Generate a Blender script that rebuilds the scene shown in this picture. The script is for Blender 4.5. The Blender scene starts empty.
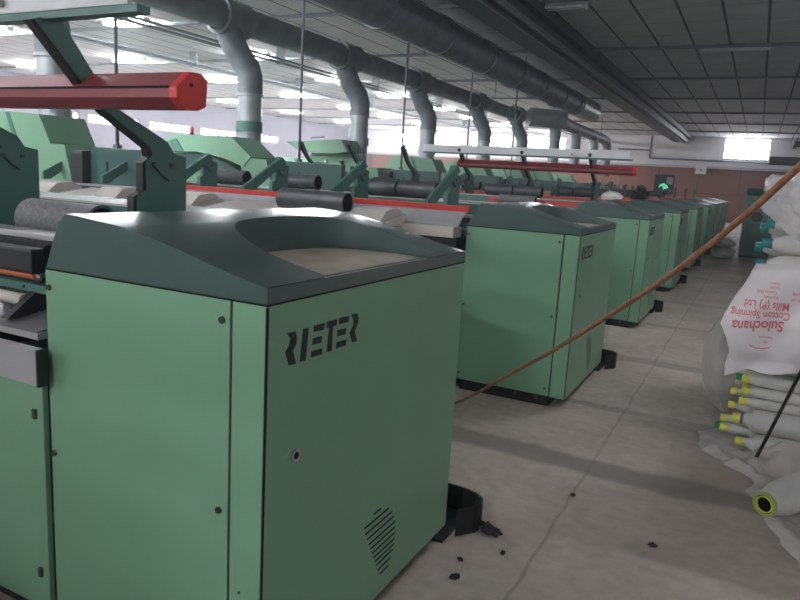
import bpy, bmesh, math, random
from math import sin, cos, pi, radians
from mathutils import Vector, Matrix
random.seed(4)
COL = bpy.context.scene.collection
H = 1.5

# ------------------------------------------------------------------ materials
def newmat(name):
    m = bpy.data.materials.new(name); m.use_nodes = True
    nt = m.node_tree; b = nt.nodes['Principled BSDF']
    return m, nt, b
def paint(name, col, rough=.4, metal=0, var=.08, scale=6, bump=0, bscale=60, coord='Object', spec=.5, alpha=1, trans=0):
    m, nt, b = newmat(name)
    tc = nt.nodes.new('ShaderNodeTexCoord'); no = nt.nodes.new('ShaderNodeTexNoise')
    no.inputs['Scale'].default_value = scale; no.inputs['Detail'].default_value = 5
    nt.links.new(tc.outputs[coord], no.inputs['Vector'])
    mr = nt.nodes.new('ShaderNodeMapRange'); mr.inputs[1].default_value = .3; mr.inputs[2].default_value = .7
    mr.inputs[3].default_value = 1 - var; mr.inputs[4].default_value = 1 + var
    nt.links.new(no.outputs[0], mr.inputs[0])
    mx = nt.nodes.new('ShaderNodeVectorMath'); mx.operation = 'SCALE'
    mx.inputs[0].default_value = col[:3]; nt.links.new(mr.outputs[0], mx.inputs['Scale'])
    nt.links.new(mx.outputs[0], b.inputs['Base Color'])
    b.inputs['Roughness'].default_value = rough; b.inputs['Metallic'].default_value = metal
    b.inputs['Specular IOR Level'].default_value = spec
    b.inputs['Alpha'].default_value = alpha
    b.inputs['Transmission Weight'].default_value = trans
    if bump:
        n2 = nt.nodes.new('ShaderNodeTexNoise'); n2.inputs['Scale'].default_value = bscale
        nt.links.new(tc.outputs[coord], n2.inputs['Vector'])
        bp = nt.nodes.new('ShaderNodeBump'); bp.inputs['Strength'].default_value = bump; bp.inputs['Distance'].default_value = .01
        nt.links.new(n2.outputs[0], bp.inputs['Height']); nt.links.new(bp.outputs[0], b.inputs['Normal'])
    return m
def emit(name, col, s):
    m, nt, b = newmat(name)
    b.inputs['Base Color'].default_value = (*col, 1)
    b.inputs['Emission Color'].default_value = (*col, 1); b.inputs['Emission Strength'].default_value = s
    return m
M = {}
M['lgreen'] = paint('light_green_paint', (.20, .385, .25), .38, var=.05, scale=3)
M['dgreen'] = paint('dark_green_paint', (.055, .125, .11), .3, var=.06, scale=4)
M['lid'] = paint('lid_green_plastic', (.066, .112, .100), .34, var=.05, scale=5, bump=.03, bscale=300, spec=.6)
M['mgreen'] = paint('mid_green_paint', (.07, .17, .14), .45, var=.06)
_lb = M['lid'].node_tree.nodes['Principled BSDF']; _lb.inputs['Coat Weight'].default_value = .3; _lb.inputs['Coat Roughness'].default_value = .16
M['tan'] = paint('tan_plate', (.50, .43, .36), .38, var=.18, scale=9)
M['black'] = paint('black_metal', (.012, .013, .014), .5)
M['gap'] = paint('dark_gap', (.006, .006, .006), .9)
M['gray'] = paint('gray_metal', (.25, .25, .26), .38, metal=.5)
M['silver'] = paint('satin_aluminium', (.5, .48, .5), .4, metal=.4)
M['cream'] = paint('beige_plastic', (.52, .48, .45), .5)
M['white'] = paint('white_plastic', (.72, .72, .74), .5)
M['red'] = paint('red_lacquer', (.62, .04, .035), .35)
M['dred'] = paint('dull_red_lacquer', (.24, .035, .045), .4)
M['orange'] = paint('orange_rubber', (.62, .16, .06), .5)
M['tube'] = paint('dark_lap_tube', (.075, .08, .088), .38, var=.2, scale=20)
M['gtube'] = paint('grey_lap_tube', (.15, .15, .16), .6, var=.35, scale=70)
M['galv'] = paint('galvanised_duct', (.36, .38, .40), .42, metal=.45, var=.2, scale=3)
M['ddark'] = paint('dusty_grey_duct', (.19, .21, .235), .55, metal=.3, var=.25, scale=3)
M['beam'] = paint('dark_beam', (.045, .052, .06), .5)
M['screw'] = paint('screw_steel', (.12, .11, .1), .35, metal=.8)
M['chrome'] = paint('chrome', (.7, .7, .7), .2, metal=1)
M['fabric'] = paint('grey_roll_wrap', (.60, .585, .56), .6, var=.07, scale=15, bump=.15, bscale=40)
M['yellow'] = paint('yellow_cap', (.72, .70, .10), .45)
M['teal'] = paint('teal_cap', (.02, .23, .21), .4)
M['blue'] = paint('blue_cap', (.05, .14, .28), .4)
M['green'] = paint('green_cap', (.02, .30, .13), .4)
M['ringg'] = paint('ring_green', (.36, .46, .13), .45)
M['bag'] = paint('white_poly_bag', (.86, .80, .82), .42, var=.04, bump=.1, bscale=25)
M['print'] = paint('red_print', (.74, .17, .23), .6, var=.2, scale=60)
M['film'] = paint('clear_film', (.86, .82, .83), .2, alpha=.6, bump=.5, bscale=18)
M['sheet'] = paint('dusty_plastic_sheet', (.66, .61, .59), .35, alpha=.8, bump=.4, bscale=14)
M['loose'] = paint('thin_grey_plastic', (.42, .40, .39), .35, alpha=.55, bump=.4, bscale=14)
M['glass'] = paint('clear_guard', (.75, .76, .8), .12, alpha=.35)
M['rope'] = paint('brown_rope', (.25, .11, .05), .7, var=.3, scale=40, bump=.5, bscale=150)
M['cotton'] = paint('cotton_fluff', (.75, .70, .66), .9, bump=.6, bscale=30)
M['debris'] = paint('fluff_debris', (.035, .03, .035), .9, bump=.5)
M['wallw'] = paint('white_wall_paint', (.74, .74, .76), .7, var=.03, scale=1)
M['wallg'] = paint('grey_wall_paint', (.45, .46, .48), .7, var=.04, scale=1)
M['walll'] = paint('lilac_grey_wall_paint', (.27, .26, .31), .7, var=.04, scale=1)
M['conduit'] = paint('grey_conduit', (.16, .18, .2), .5)
M['lamp'] = emit('fluorescent_tube', (.93, .96, 1), 205)
M['lampoff'] = paint('unlit_tube', (.7, .7, .72), .3)
M['house'] = paint('lamp_housing', (.75, .76, .78), .4)
M['day'] = emit('daylight_pane', (.90, .92, 1), 14)
M['dayp'] = emit('lilac_daylight_pane', (.80, .76, 1), 3.2)
M['glow'] = emit('green_indicator', (.15, .8, .4), .45)
M['sacks'] = paint('white_sack', (.45, .45, .43), .8, bump=.3, bscale=8)

def floor_mat():
    m, nt, b = newmat('concrete_floor')
    N = nt.nodes.new; Lk = nt.links.new
    tc = N('ShaderNodeTexCoord')
    n1 = N('ShaderNodeTexNoise'); n1.inputs['Scale'].default_value = 1.1; n1.inputs['Detail'].default_value = 8; n1.inputs['Roughness'].default_value = .65
    n2 = N('ShaderNodeTexNoise'); n2.inputs['Scale'].default_value = 14; n2.inputs['Detail'].default_value = 6
    for n in (n1, n2): Lk(tc.outputs['Object'], n.inputs['Vector'])
    r = N('ShaderNodeValToRGB'); r.color_ramp.elements[0].position = .3; r.color_ramp.elements[1].position = .68
    r.color_ramp.elements[0].color = (.37, .31, .27, 1); r.color_ramp.elements[1].color = (.57, .49, .435, 1)
    Lk(n1.outputs[0], r.inputs[0])
    mr = N('ShaderNodeMapRange'); mr.inputs[1].default_value = .3; mr.inputs[2].default_value = .7; mr.inputs[3].default_value = .86; mr.inputs[4].default_value = 1.1
    Lk(n2.outputs[0], mr.inputs[0])
    sep = N('ShaderNodeSeparateXYZ'); 
    # wobble the coordinate so joints and stains have ragged edges
    wob = N('ShaderNodeTexNoise'); wob.inputs['Scale'].default_value = 3; wob.inputs['Detail'].default_value = 4
    Lk(tc.outputs['Object'], wob.inputs['Vector'])
    ws = N('ShaderNodeVectorMath'); ws.operation = 'MULTIPLY_ADD'; ws.inputs[1].default_value = (.05, .14, 0)
    Lk(wob.outputs['Color'], ws.inputs[0]); Lk(tc.outputs['Object'], ws.inputs[2])
    Lk(ws.outputs[0], sep.inputs[0])
    def band(inp, c, w, soft):
        s = N('ShaderNodeMath'); s.operation = 'SUBTRACT'; s.inputs[1].default_value = c; Lk(inp, s.inputs[0])
        a = N('ShaderNodeMath'); a.operation = 'ABSOLUTE'; Lk(s.outputs[0], a.inputs[0])
        q = N('ShaderNodeMapRange'); q.inputs[1].default_value = w; q.inputs[2].default_value = w + soft; q.inputs[3].default_value = 1; q.inputs[4].default_value = 0
        Lk(a.outputs[0], q.inputs[0]); return q.outputs[0]
    cur = N('ShaderNodeVectorMath'); cur.operation = 'SCALE'; Lk(r.outputs[0], cur.inputs[0]); Lk(mr.outputs[0], cur.inputs['Scale']); cur = cur.outputs[0]
    def dark(cur, mask, k, colr=(.20, .175, .16)):
        mx = N('ShaderNodeMix'); mx.data_type = 'RGBA'
        mu = N('ShaderNodeMath'); mu.operation = 'MULTIPLY'; mu.inputs[1].default_value = k; Lk(mask, mu.inputs[0])
        Lk(mu.outputs[0], mx.inputs[0]); Lk(cur, mx.inputs[6]); mx.inputs[7].default_value = (*colr, 1)
        return mx.outputs[2]
    cur = dark(cur, band(sep.outputs[0], -.60, .002, .010), .5)
    cur = dark(cur, band(sep.outputs[0], 1.4, .006, .01), .7)
    for yy, w, k in ((3.72, .11, .75), (4.80, .05, .5), (6.35, .10, .5), (8.2, .06, .45), (1.2, .05, .3), (10.1, .1, .35), (13.3, .1, .35), (16.5, .1, .35)):
        cur = dark(cur, band(sep.outputs[1], yy, w * .8, w * .5), k)
    Lk(cur, b.inputs['Base Color']); b.inputs['Roughness'].default_value = .62
    bp = N('ShaderNodeBump'); bp.inputs['Strength'].default_value = .25; bp.inputs['Distance'].default_value = .01
    Lk(n2.outputs[0], bp.inputs['Height']); Lk(bp.outputs[0], b.inputs['Normal'])
    return m
def ceil_mat():
    m, nt, b = newmat('ceiling_tiles')
    N = nt.nodes.new; Lk = nt.links.new
    tc = N('ShaderNodeTexCoord'); sep = N('ShaderNodeSeparateXYZ'); Lk(tc.outputs['Object'], sep.inputs[0])
    def grid(inp, off, step, w, soft):
        a = N('ShaderNodeMath'); a.operation = 'ADD'; a.inputs[1].default_value = off; Lk(inp, a.inputs[0])
        p = N('ShaderNodeMath'); p.operation = 'PINGPONG'; p.inputs[1].default_value = step / 2; Lk(a.outputs[0], p.inputs[0])
        q = N('ShaderNodeMapRange'); q.inputs[1].default_value = w; q.inputs[2].default_value = w + soft; q.inputs[3].default_value = 1; q.inputs[4].default_value = 0
        Lk(p.outputs[0], q.inputs[0]); return q.outputs[0]
    g1 = grid(sep.outputs[0], 70 * .69 + .94 + .0, .69, .018, .012)
    g2 = grid(sep.outputs[1], -16.3 + 44, 1.1, .008, .02)
    s2 = N('ShaderNodeMath'); s2.operation = 'MULTIPLY'; s2.inputs[1].default_value = .35; Lk(g2, s2.inputs[0])
    mxx = N('ShaderNodeMath'); mxx.operation = 'MAXIMUM'; Lk(g1, mxx.inputs[0]); Lk(s2.outputs[0], mxx.inputs[1])
    no = N('ShaderNodeTexNoise'); no.inputs['Scale'].default_value = 1.5; no.inputs['Detail'].default_value = 4; Lk(tc.outputs['Object'], no.inputs['Vector'])
    r = N('ShaderNodeValToRGB'); r.color_ramp.elements[0].position = .3; r.color_ramp.elements[1].position = .7
    r.color_ramp.elements[0].color = (.47, .485, .50, 1); r.color_ramp.elements[1].color = (.56, .575, .59, 1); Lk(no.outputs[0], r.inputs[0])
    mx = N('ShaderNodeMix'); mx.data_type = 'RGBA'; Lk(mxx.outputs[0], mx.inputs[0]); Lk(r.outputs[0], mx.inputs[6]); mx.inputs[7].default_value = (.09, .095, .10, 1)
    Lk(mx.outputs[2], b.inputs['Base Color']); b.inputs['Roughness'].default_value = .8
    return m
def brick_mat():
    m, nt, b = newmat('brown_panel_wall')
    N = nt.nodes.new; Lk = nt.links.new
    tc = N('ShaderNodeTexCoord'); br = N('ShaderNodeTexBrick')
    mp = N('ShaderNodeMapping'); mp.inputs['Rotation'].default_value = (pi/2, 0, 0)
    Lk(tc.outputs['Object'], mp.inputs[0]); Lk(mp.outputs[0], br.inputs[0])
    br.inputs['Color1'].default_value = (.25, .10, .065, 1); br.inputs['Color2'].default_value = (.19, .085, .06, 1); br.inputs['Mortar'].default_value = (.07, .045, .04, 1)
    br.inputs['Scale'].default_value = 1; br.inputs['Brick Width'].default_value = 2.1; br.inputs['Row Height'].default_value = 1.45; br.inputs['Mortar Size'].default_value = .03
    Lk(br.outputs[0], b.inputs['Base Color']); b.inputs['Roughness'].default_value = .8
    return m
M['floor'] = floor_mat(); M['ceil'] = ceil_mat(); M['brick'] = brick_mat()

# ------------------------------------------------------------------ mesh helpers
class MB:
    def __init__(s): s.bm = bmesh.new(); s.mats = []
    def mi(s, m):
        if m not in s.mats: s.mats.append(m)
        return s.mats.index(m)
    def _tag(s, faces, m, smooth=False):
        i = s.mi(m)
        for f in faces: f.material_index = i; f.smooth = smooth
    def box(s, x0, x1, y0, y1, z0, z1, m, bev=0, rot=None):
        vs = [s.bm.verts.new((x, y, z)) for x in (x0, x1) for y in (y0, y1) for z in (z0, z1)]
        fs = [s.bm.faces.new([vs[i] for i in q]) for q in ((0,1,3,2),(4,6,7,5),(0,4,5,1),(2,3,7,6),(0,2,6,4),(1,5,7,3))]
        if bev:
            es = list({e for f in fs for e in f.edges})
            r = bmesh.ops.bevel(s.bm, geom=es, offset=bev, segments=2, affect='EDGES', profile=.7)
            fs = [f for f in s.bm.faces if all(v in set(r['verts']) or v in set(vs) for v in f.verts)] if False else fs
            fs = list({f for f in r['faces']} | {f for f in fs if f.is_valid})
            vs = list({v for f in fs for v in f.verts})
        s._tag([f for f in fs if f.is_valid], m)
        if rot is not None:
            c, R = rot
            for v in vs:
                if v.is_valid: v.co = R @ (v.co - Vector(c)) + Vector(c)
        return s
    def tube(s, p0, p1, r0, m, r1=None, seg=20, caps=True, smooth=True, capm=None):
        r1 = r0 if r1 is None else r1
        p0, p1 = Vector(p0), Vector(p1); d = (p1 - p0).normalized()
        a = d.orthogonal().normalized(); b = d.cross(a)
        A = [s.bm.verts.new(p0 + (a*cos(2*pi*i/seg) + b*sin(2*pi*i/seg))*r0) for i in range(seg)]
        B = [s.bm.verts.new(p1 + (a*cos(2*pi*i/seg) + b*sin(2*pi*i/seg))*r1) for i in range(seg)]
        s._tag([s.bm.faces.new((A[i], A[(i+1)%seg], B[(i+1)%seg], B[i])) for i in range(seg)], m, smooth)
        if caps: s._tag([s.bm.faces.new(A[::-1]), s.bm.faces.new(B)], capm or m)
        return s
    def lathe(s, p0, d, prof, m, seg=24, capm=None, caps=(True, True)):
        # prof: list of (distance along d, radius); m one material or list per segment
        p0, d = Vector(p0), Vector(d).normalized(); a = d.orthogonal().normalized(); b = d.cross(a)
        rings = [[s.bm.verts.new(p0 + d*t + (a*cos(2*pi*i/seg) + b*sin(2*pi*i/seg))*r) for i in range(seg)] for t, r in prof]
        for k in range(len(prof)-1):
            mm = m[k] if isinstance(m, list) else m
            s._tag([s.bm.faces.new((rings[k][i], rings[k][(i+1)%seg], rings[k+1][(i+1)%seg], rings[k+1][i])) for i in range(seg)], mm, True)
        if caps[0]: s._tag([s.bm.faces.new(rings[0][::-1])], capm or (m[0] if isinstance(m, list) else m))
        if caps[1]: s._tag([s.bm.faces.new(rings[-1])], (m[-1] if isinstance(m, list) else m))
        return s
    def prism(s, pts, axis, a0, a1, m, edgem=None, smooth=False):
        # pts: 2-D outline in the other two axes (in order), extruded along axis
        def mk(p, t):
            q = list(p); q.insert(axis, t); return s.bm.verts.new(q)
        A = [mk(p, a0) for p in pts]; B = [mk(p, a1) for p in pts]; n = len(pts)
        fs = [s.bm.faces.new(A), s.bm.faces.new(B[::-1])]
        sd = [s.bm.faces.new((A[i], B[i], B[(i+1)%n], A[(i+1)%n])) for i in range(n)]
        s._tag(fs, m); s._tag(sd, edgem or m, smooth)
        return s
    def path(s, pts, r, m, seg=8, closed=False, caps=True):
        pts = [Vector(p) for p in pts]; n = len(pts); rings = []
        up = None
        for i, p in enumerate(pts):
            d = ((pts[min(i+1, n-1)] - pts[max(i-1, 0)])).normalized()
            if up is None: up = d.orthogonal().normalized()
            a = (up - d*up.dot(d)).normalized(); up = a; b = d.cross(a)
            rings.append([s.bm.verts.new(p + (a*cos(2*pi*k/seg) + b*sin(2*pi*k/seg))*r) for k in range(seg)])
        for i in range(n-1):
            s._tag([s.bm.faces.new((rings[i][k], rings[i][(k+1)%seg], rings[i+1][(k+1)%seg], rings[i+1][k])) for k in range(seg)], m, True)
        if caps: s._tag([s.bm.faces.new(rings[0][::-1]), s.bm.faces.new(rings[-1])], m)
        return s
    def grid(s, nu, nv, fn, m, thick=0, smooth=True):
        V = [[s.bm.verts.new(fn(u/nu, v/nv)) for v in range(nv+1)] for u in range(nu+1)]
        s._tag([s.bm.faces.new((V[u][v], V[u+1][v], V[u+1][v+1], V[u][v+1])) for u in range(nu) for v in range(nv)], m, smooth)
        if thick:
            bmesh.ops.solidify(s.bm, geom=[f for f in s.bm.faces], thickness=thick)
        return s
    def blob(s, c, r, m, sub=3, noise=.15, flat=0):
        R = bmesh.ops.create_icosphere(s.bm, subdivisions=sub, radius=1)
        from mathutils import noise as nz
        for v in R['verts']:
            k = 1 + noise*nz.noise(v.co*2.3 + Vector(c)*3)*2
            v.co = Vector((v.co.x*r[0]*k, v.co.y*r[1]*k, max(v.co.z*r[2]*k, -r[2]*flat if flat else -9))) + Vector(c)
        s._tag(list({f for v in R['verts'] for f in v.link_faces}), m, True)
        return s
    def build(s, name, parent=None, recalc=True, sharp=.6):
        if recalc: bmesh.ops.recalc_face_normals(s.bm, faces=s.bm.faces[:])
        for e in s.bm.edges:
            if len(e.link_faces) == 2 and e.calc_face_angle(0) > sharp: e.smooth = False
        me = bpy.data.meshes.new(name); s.bm.to_mesh(me); s.bm.free()
        for m in s.mats: me.materials.append(M[m])
        o = bpy.data.objects.new(name, me); COL.objects.link(o)
        if parent: o.parent = parent
        return o
def tag(o, label, cat, group=None, kind=None):
    o['label'] = label; o['category'] = cat
    if group: o['group'] = group
    if kind: o['kind'] = kind
    return o
def thing(name, label, cat, loc=(0, 0, 0), rz=0, group=None):
    o = bpy.data.objects.new(name, None); COL.objects.link(o); o.location = loc; o.rotation_euler = (0, 0, rz)
    o.empty_display_size = .1
    return tag(o, label, cat, group)
def struct(o): o['kind'] = 'structure'; return o
def copy_tree(o, parent=None):
    c = o.copy(); COL.objects.link(c)
    if parent: c.parent = parent
    for ch in [x for x in bpy.data.objects if x.parent == o]: copy_tree(ch, c)
    return c
def dup(o, loc, label, group=None):
    kids = {}
    for x in bpy.data.objects:
        if x.parent: kids.setdefault(x.parent, []).append(x)
    def rec(a, p):
        c = a.copy(); COL.objects.link(c)
        if p: c.parent = p
        for ch in kids.get(a, []): rec(ch, c)
        return c
    r = rec(o, None); r.location = loc; r['label'] = label
    if group: r['group'] = group
    return r

# ------------------------------------------------------------------ the setting
XL, XR, YN, YF, ZC = -26.0, 3.6, -13.0, 42.0, 4.55
b = MB(); b.box(XL, XR, YN, YF, -.1, 0, 'floor'); struct(b.build('floor'))
b = MB(); b.box(XL, XR, YN, YF, ZC, ZC+.1, 'ceil'); struct(b.build('ceiling'))
ZB = 2.93
b = MB(); b.box(XL, XR, YF+.12, YF+.32, 0, ZB, 'brick'); struct(b.build('wall_far_lower'))
# white upper band of the far wall with window openings
wins_far = [(-23.6, -20.9), (-20.2, -17.5), (-16.8, -14.1), (-13.4, -10.7)]
WZ0, WZ1 = 3.25, 4.3
b = MB()
b.box(XL, XR, YF, YF+.3, ZB, WZ0, 'wallw'); b.box(XL, -2.05, YF, YF+.3, WZ1, ZC, 'wallw')
xs = [XL] + [v for w in wins_far for v in w] + [-2.05]
for i in range(0, len(xs), 2): b.box(xs[i], xs[i+1], YF, YF+.3, WZ0, WZ1, 'wallw')
b.box(.2, XR, YF, YF+.3, WZ0, ZC, 'wallw'); b.box(-2.05, .2, YF, YF+.3, WZ0, 3.38, 'wallw')
b.box(-2.05, .2, YF, YF+.3, 4.5, ZC, 'wallw')
struct(b.build('wall_far'))
b = MB(); b.box(XL, XR, YF-.06, YF+.04, ZB-.1, ZB+.02, 'wallg'); struct(b.build('trim_1'))
b = MB()
wl = [(18.8, 20.4), (20.8, 23.6), (24.2, 27.0), (27.6, 30.4), (31.0, 34.2)]
LZ0, LZ1 = 2.95, 3.38
b.box(XL-.3, XL, YN, YF, 0, LZ0, 'walll'); b.box(XL-.3, XL, YN, YF, LZ1, ZC, 'walll')
ys = [YN] + [v for w in wl for v in w] + [YF]
for i in range(0, len(ys), 2): b.box(XL-.3, XL, ys[i], ys[i+1], LZ0, LZ1, 'walll')
struct(b.build('wall_left'))
b = MB(); b.box(XR, XR+.2, YN, YF, 0, ZC, 'wallg'); struct(b.build('wall_right'))
b = MB(); b.box(XL, XR, YN-.2, YN, 0, ZC, 'wallg'); struct(b.build('wall_near'))
wn = 0
def window(x0, x1, y0, y1, z0, z1, pm, axis):
    global wn; wn += 1
    r = thing('window_%d' % wn, '', 'window', ((x0+x1)/2, (y0+y1)/2, z0)); del r['label'], r['category']; struct(r)
    f = MB(); p = MB(); t = .05
    if axis == 0:   # spans x
        w = (x1-x0)/2; h = z1-z0
        for a, c in ((-w, -w+t), (w-t, w), (-t/2, t/2)): f.box(a, c, .05, .15, 0, h, 'white')
        f.box(-w, w, .05, .15, 0, t, 'white'); f.box(-w, w, .05, .15, h-t, h, 'white')
        p.box(-w, w, .2, .22, 0, h, pm)
    else:
        w = (y1-y0)/2; h = z1-z0
        for k in range(5):
            c = -w + (2*w-t)*k/4; f.box(-.15, -.05, c, c+t, 0, h, 'wallg')
        f.box(-.15, -.05, -w, w, 0, t, 'wallg'); f.box(-.15, -.05, -w, w, h-t, h, 'wallg')
        p.box(-.22, -.2, -w, w, 0, h, pm)
    f.build('window_frame', r); p.build('window_pane', r)
for a, c in wins_far: window(a, c, YF, YF, WZ0, WZ1, 'day', 0)
window(-2.05, .2, YF, YF, 3.38, 4.5, 'day', 0)
for a, c in wl: window(XL, XL, a, c, LZ0, LZ1, 'dayp', 1)
# ceiling crossbars and the deep beam
tn = 1
for y in (-10.1, -5.7, -1.3, 3.1, 7.5, 11.9, 16.3, 20.7, 25.1, 29.5, 33.9, 38.3):
    tn += 1
    b = MB(); b.box(XL, XR, y-.05, y+.05, ZC-.06, ZC, 'conduit'); struct(b.build('trim_%d' % tn))
b = MB(); b.box(-4.62, -3.85, YN, YF-.2, 4.18, ZC, 'beam'); b.box(-3.86, -3.80, YN, YF-.2, 4.12, 4.2, 'conduit'); b.box(-4.1, -4.04, YN, YF-.2, 4.12, 4.18, 'conduit')
b.box(-3.85, -3.7, YN, YF-.2, 4.36, ZC, 'beam')
struct(b.build('trim_%d' % (tn+1)))

# ------------------------------------------------------------------ lamps
def make_lamp(lit):
    r = thing('ceiling_lamp', '', 'ceiling lamp')
    b = MB(); b.box(-.65, .65, -.09, .09, -.05, 0, 'house', .01); b.build('housing', r)
    for s in (-1, 1):
        t = MB(); t.tube((-.6, s*.09, -.075), (.6, s*.09, -.075), .03 if lit else .016, 'lamp' if lit else 'lampoff', seg=10); t.build('fluorescent_tube', r)
    b = MB()
    for s in (-.62, .62): b.box(s-.015, s+.015, -.09, .09, -.1, -.04, 'house')
    b.build('tube_socket', r)
    return r
ROWS = [(-12.95, [-8.0, -2.8, 2.4, 7.0, 11.4, 15.6, 19.8, 24.1, 28.6, 32.4, 36.4]), (-17.6, [3, 7.4, 11.4, 15.6, 19.8, 24.1, 28.6, 32.4, 36.4]), (-22.8, [7.4, 11.4, 16.0, 21.4, 26.0, 31.0, 36.4]),
        (-8.6, [-10.0, -6.2, -2.4, 2.4, 6.4]), (-4.6, [-9.5, -5.5, 1.4]), (.3, [-10.5, -6.0])]  # these three rows: unseen lamps added to light the near cabinets and roll stack
NTH = ['first', 'second', 'third', 'fourth', 'fifth', 'sixth', 'seventh', 'eighth', 'ninth', 'tenth', 'eleventh', 'twelfth']
lamp = make_lamp(True); first = True
orow = {-12.95: 'middle', -17.6: 'second', -22.8: 'window-side', -8.6: 'duct-side', -4.6: 'near inner', .3: 'aisle'}
for x, yl in ROWS:
    for k, y in enumerate(yl):
        lb = 'lit twin tube ceiling lamp in the %s row, %s from the camera end' % (orow[x], NTH[k])
        if first: lamp.location = (x, y, ZC); lamp['label'] = lb; lamp['group'] = 'lit ceiling lamps'; first = False
        else: dup(lamp, (x, y, ZC), lb, 'lit ceiling lamps')
l1 = make_lamp(True); l1.location = (1.0, 7.2, ZC); tag(l1, 'ceiling lamp with a single lit tube over the aisle, just outside the picture', 'ceiling lamp', 'lit ceiling lamps')
bpy.data.objects.remove([c for c in l1.children if c.name.startswith('fluorescent_tube')][0])  # unseen lamp added to light the second cabinet; one tube removed to halve it
lo = make_lamp(False); lo.location = (-3.65, 12.3, ZC); tag(lo, 'unlit ceiling tube lamp above the first cabinets, at the top edge of the picture', 'ceiling lamp', 'unlit ceiling lamps')
dup(lo, (-.82, 16.5, ZC), 'unlit ceiling tube lamp seen against dark tiles at upper right', 'unlit ceiling lamps')

# ------------------------------------------------------------------ headstock cabinet
# local frame: x=0 at the aisle face, y=0 at the camera side face, z=0 floor
ZT = 1.18
LOGO = [
[(0.079, 1.104), (0.113, 1.102), (0.12, 1.088), (0.119, 1.069), (0.105, 1.054), (0.12, 1.017), (0.09, 1.019), (0.074, 1.056), (0.088, 1.068), (0.094, 1.086)],
[(0.148, 1.103), (0.171, 1.101), (0.162, 1.017), (0.137, 1.018)],
[(0.195, 1.103), (0.245, 1.102), (0.243, 1.084), (0.195, 1.086)],
[(0.194, 1.069), (0.235, 1.068), (0.232, 1.05), (0.19, 1.052)],
[(0.188, 1.035), (0.237, 1.034), (0.237, 1.017), (0.186, 1.019)],
[(0.257, 1.103), (0.307, 1.102), (0.305, 1.085), (0.287, 1.085), (0.285, 1.017), (0.261, 1.018), (0.269, 1.085), (0.258, 1.085)],
[(0.32, 1.103), (0.369, 1.102), (0.367, 1.085), (0.318, 1.086)],
[(0.312, 1.07), (0.357, 1.069), (0.354, 1.051), (0.312, 1.053)],
[(0.308, 1.036), (0.360, 1.035), (0.358, 1.018), (0.308, 1.019)],
[(0.383, 1.102), (0.414, 1.103), (0.423, 1.085), (0.42, 1.070), (0.404, 1.051), (0.421, 1.018), (0.393, 1.020), (0.377, 1.052), (0.396, 1.069), (0.396, 1.085)]]
SLOTS = [(.581,.631,.402),(.523,.687,.378),(.531,.716,.354),(.547,.73,.330),(.559,.745,.305),(.573,.747,.283),(.583,.75,.261),(.597,.747,.239),(.608,.744,.219),(.62,.744,.200),(.634,.725,.176),(.653,.712,.152)]
PROF = [(-.785, 1.186), (-.765, 1.235), (-.745, 1.280), (-.725, 1.318), (-.70, 1.343), (-.64, 1.341), (-.57, 1.336), (-.48, 1.327), (-.40, 1.313), (-.30, 1.292), (-.21, 1.270), (-.11, 1.245), (0, 1.224)]
def profz(x):
    for (a, za), (c, zc) in zip(PROF, PROF[1:]):
        if a <= x <= c: return za + (zc-za)*(x-a)/(c-a)
    return PROF[-1][1]
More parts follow.
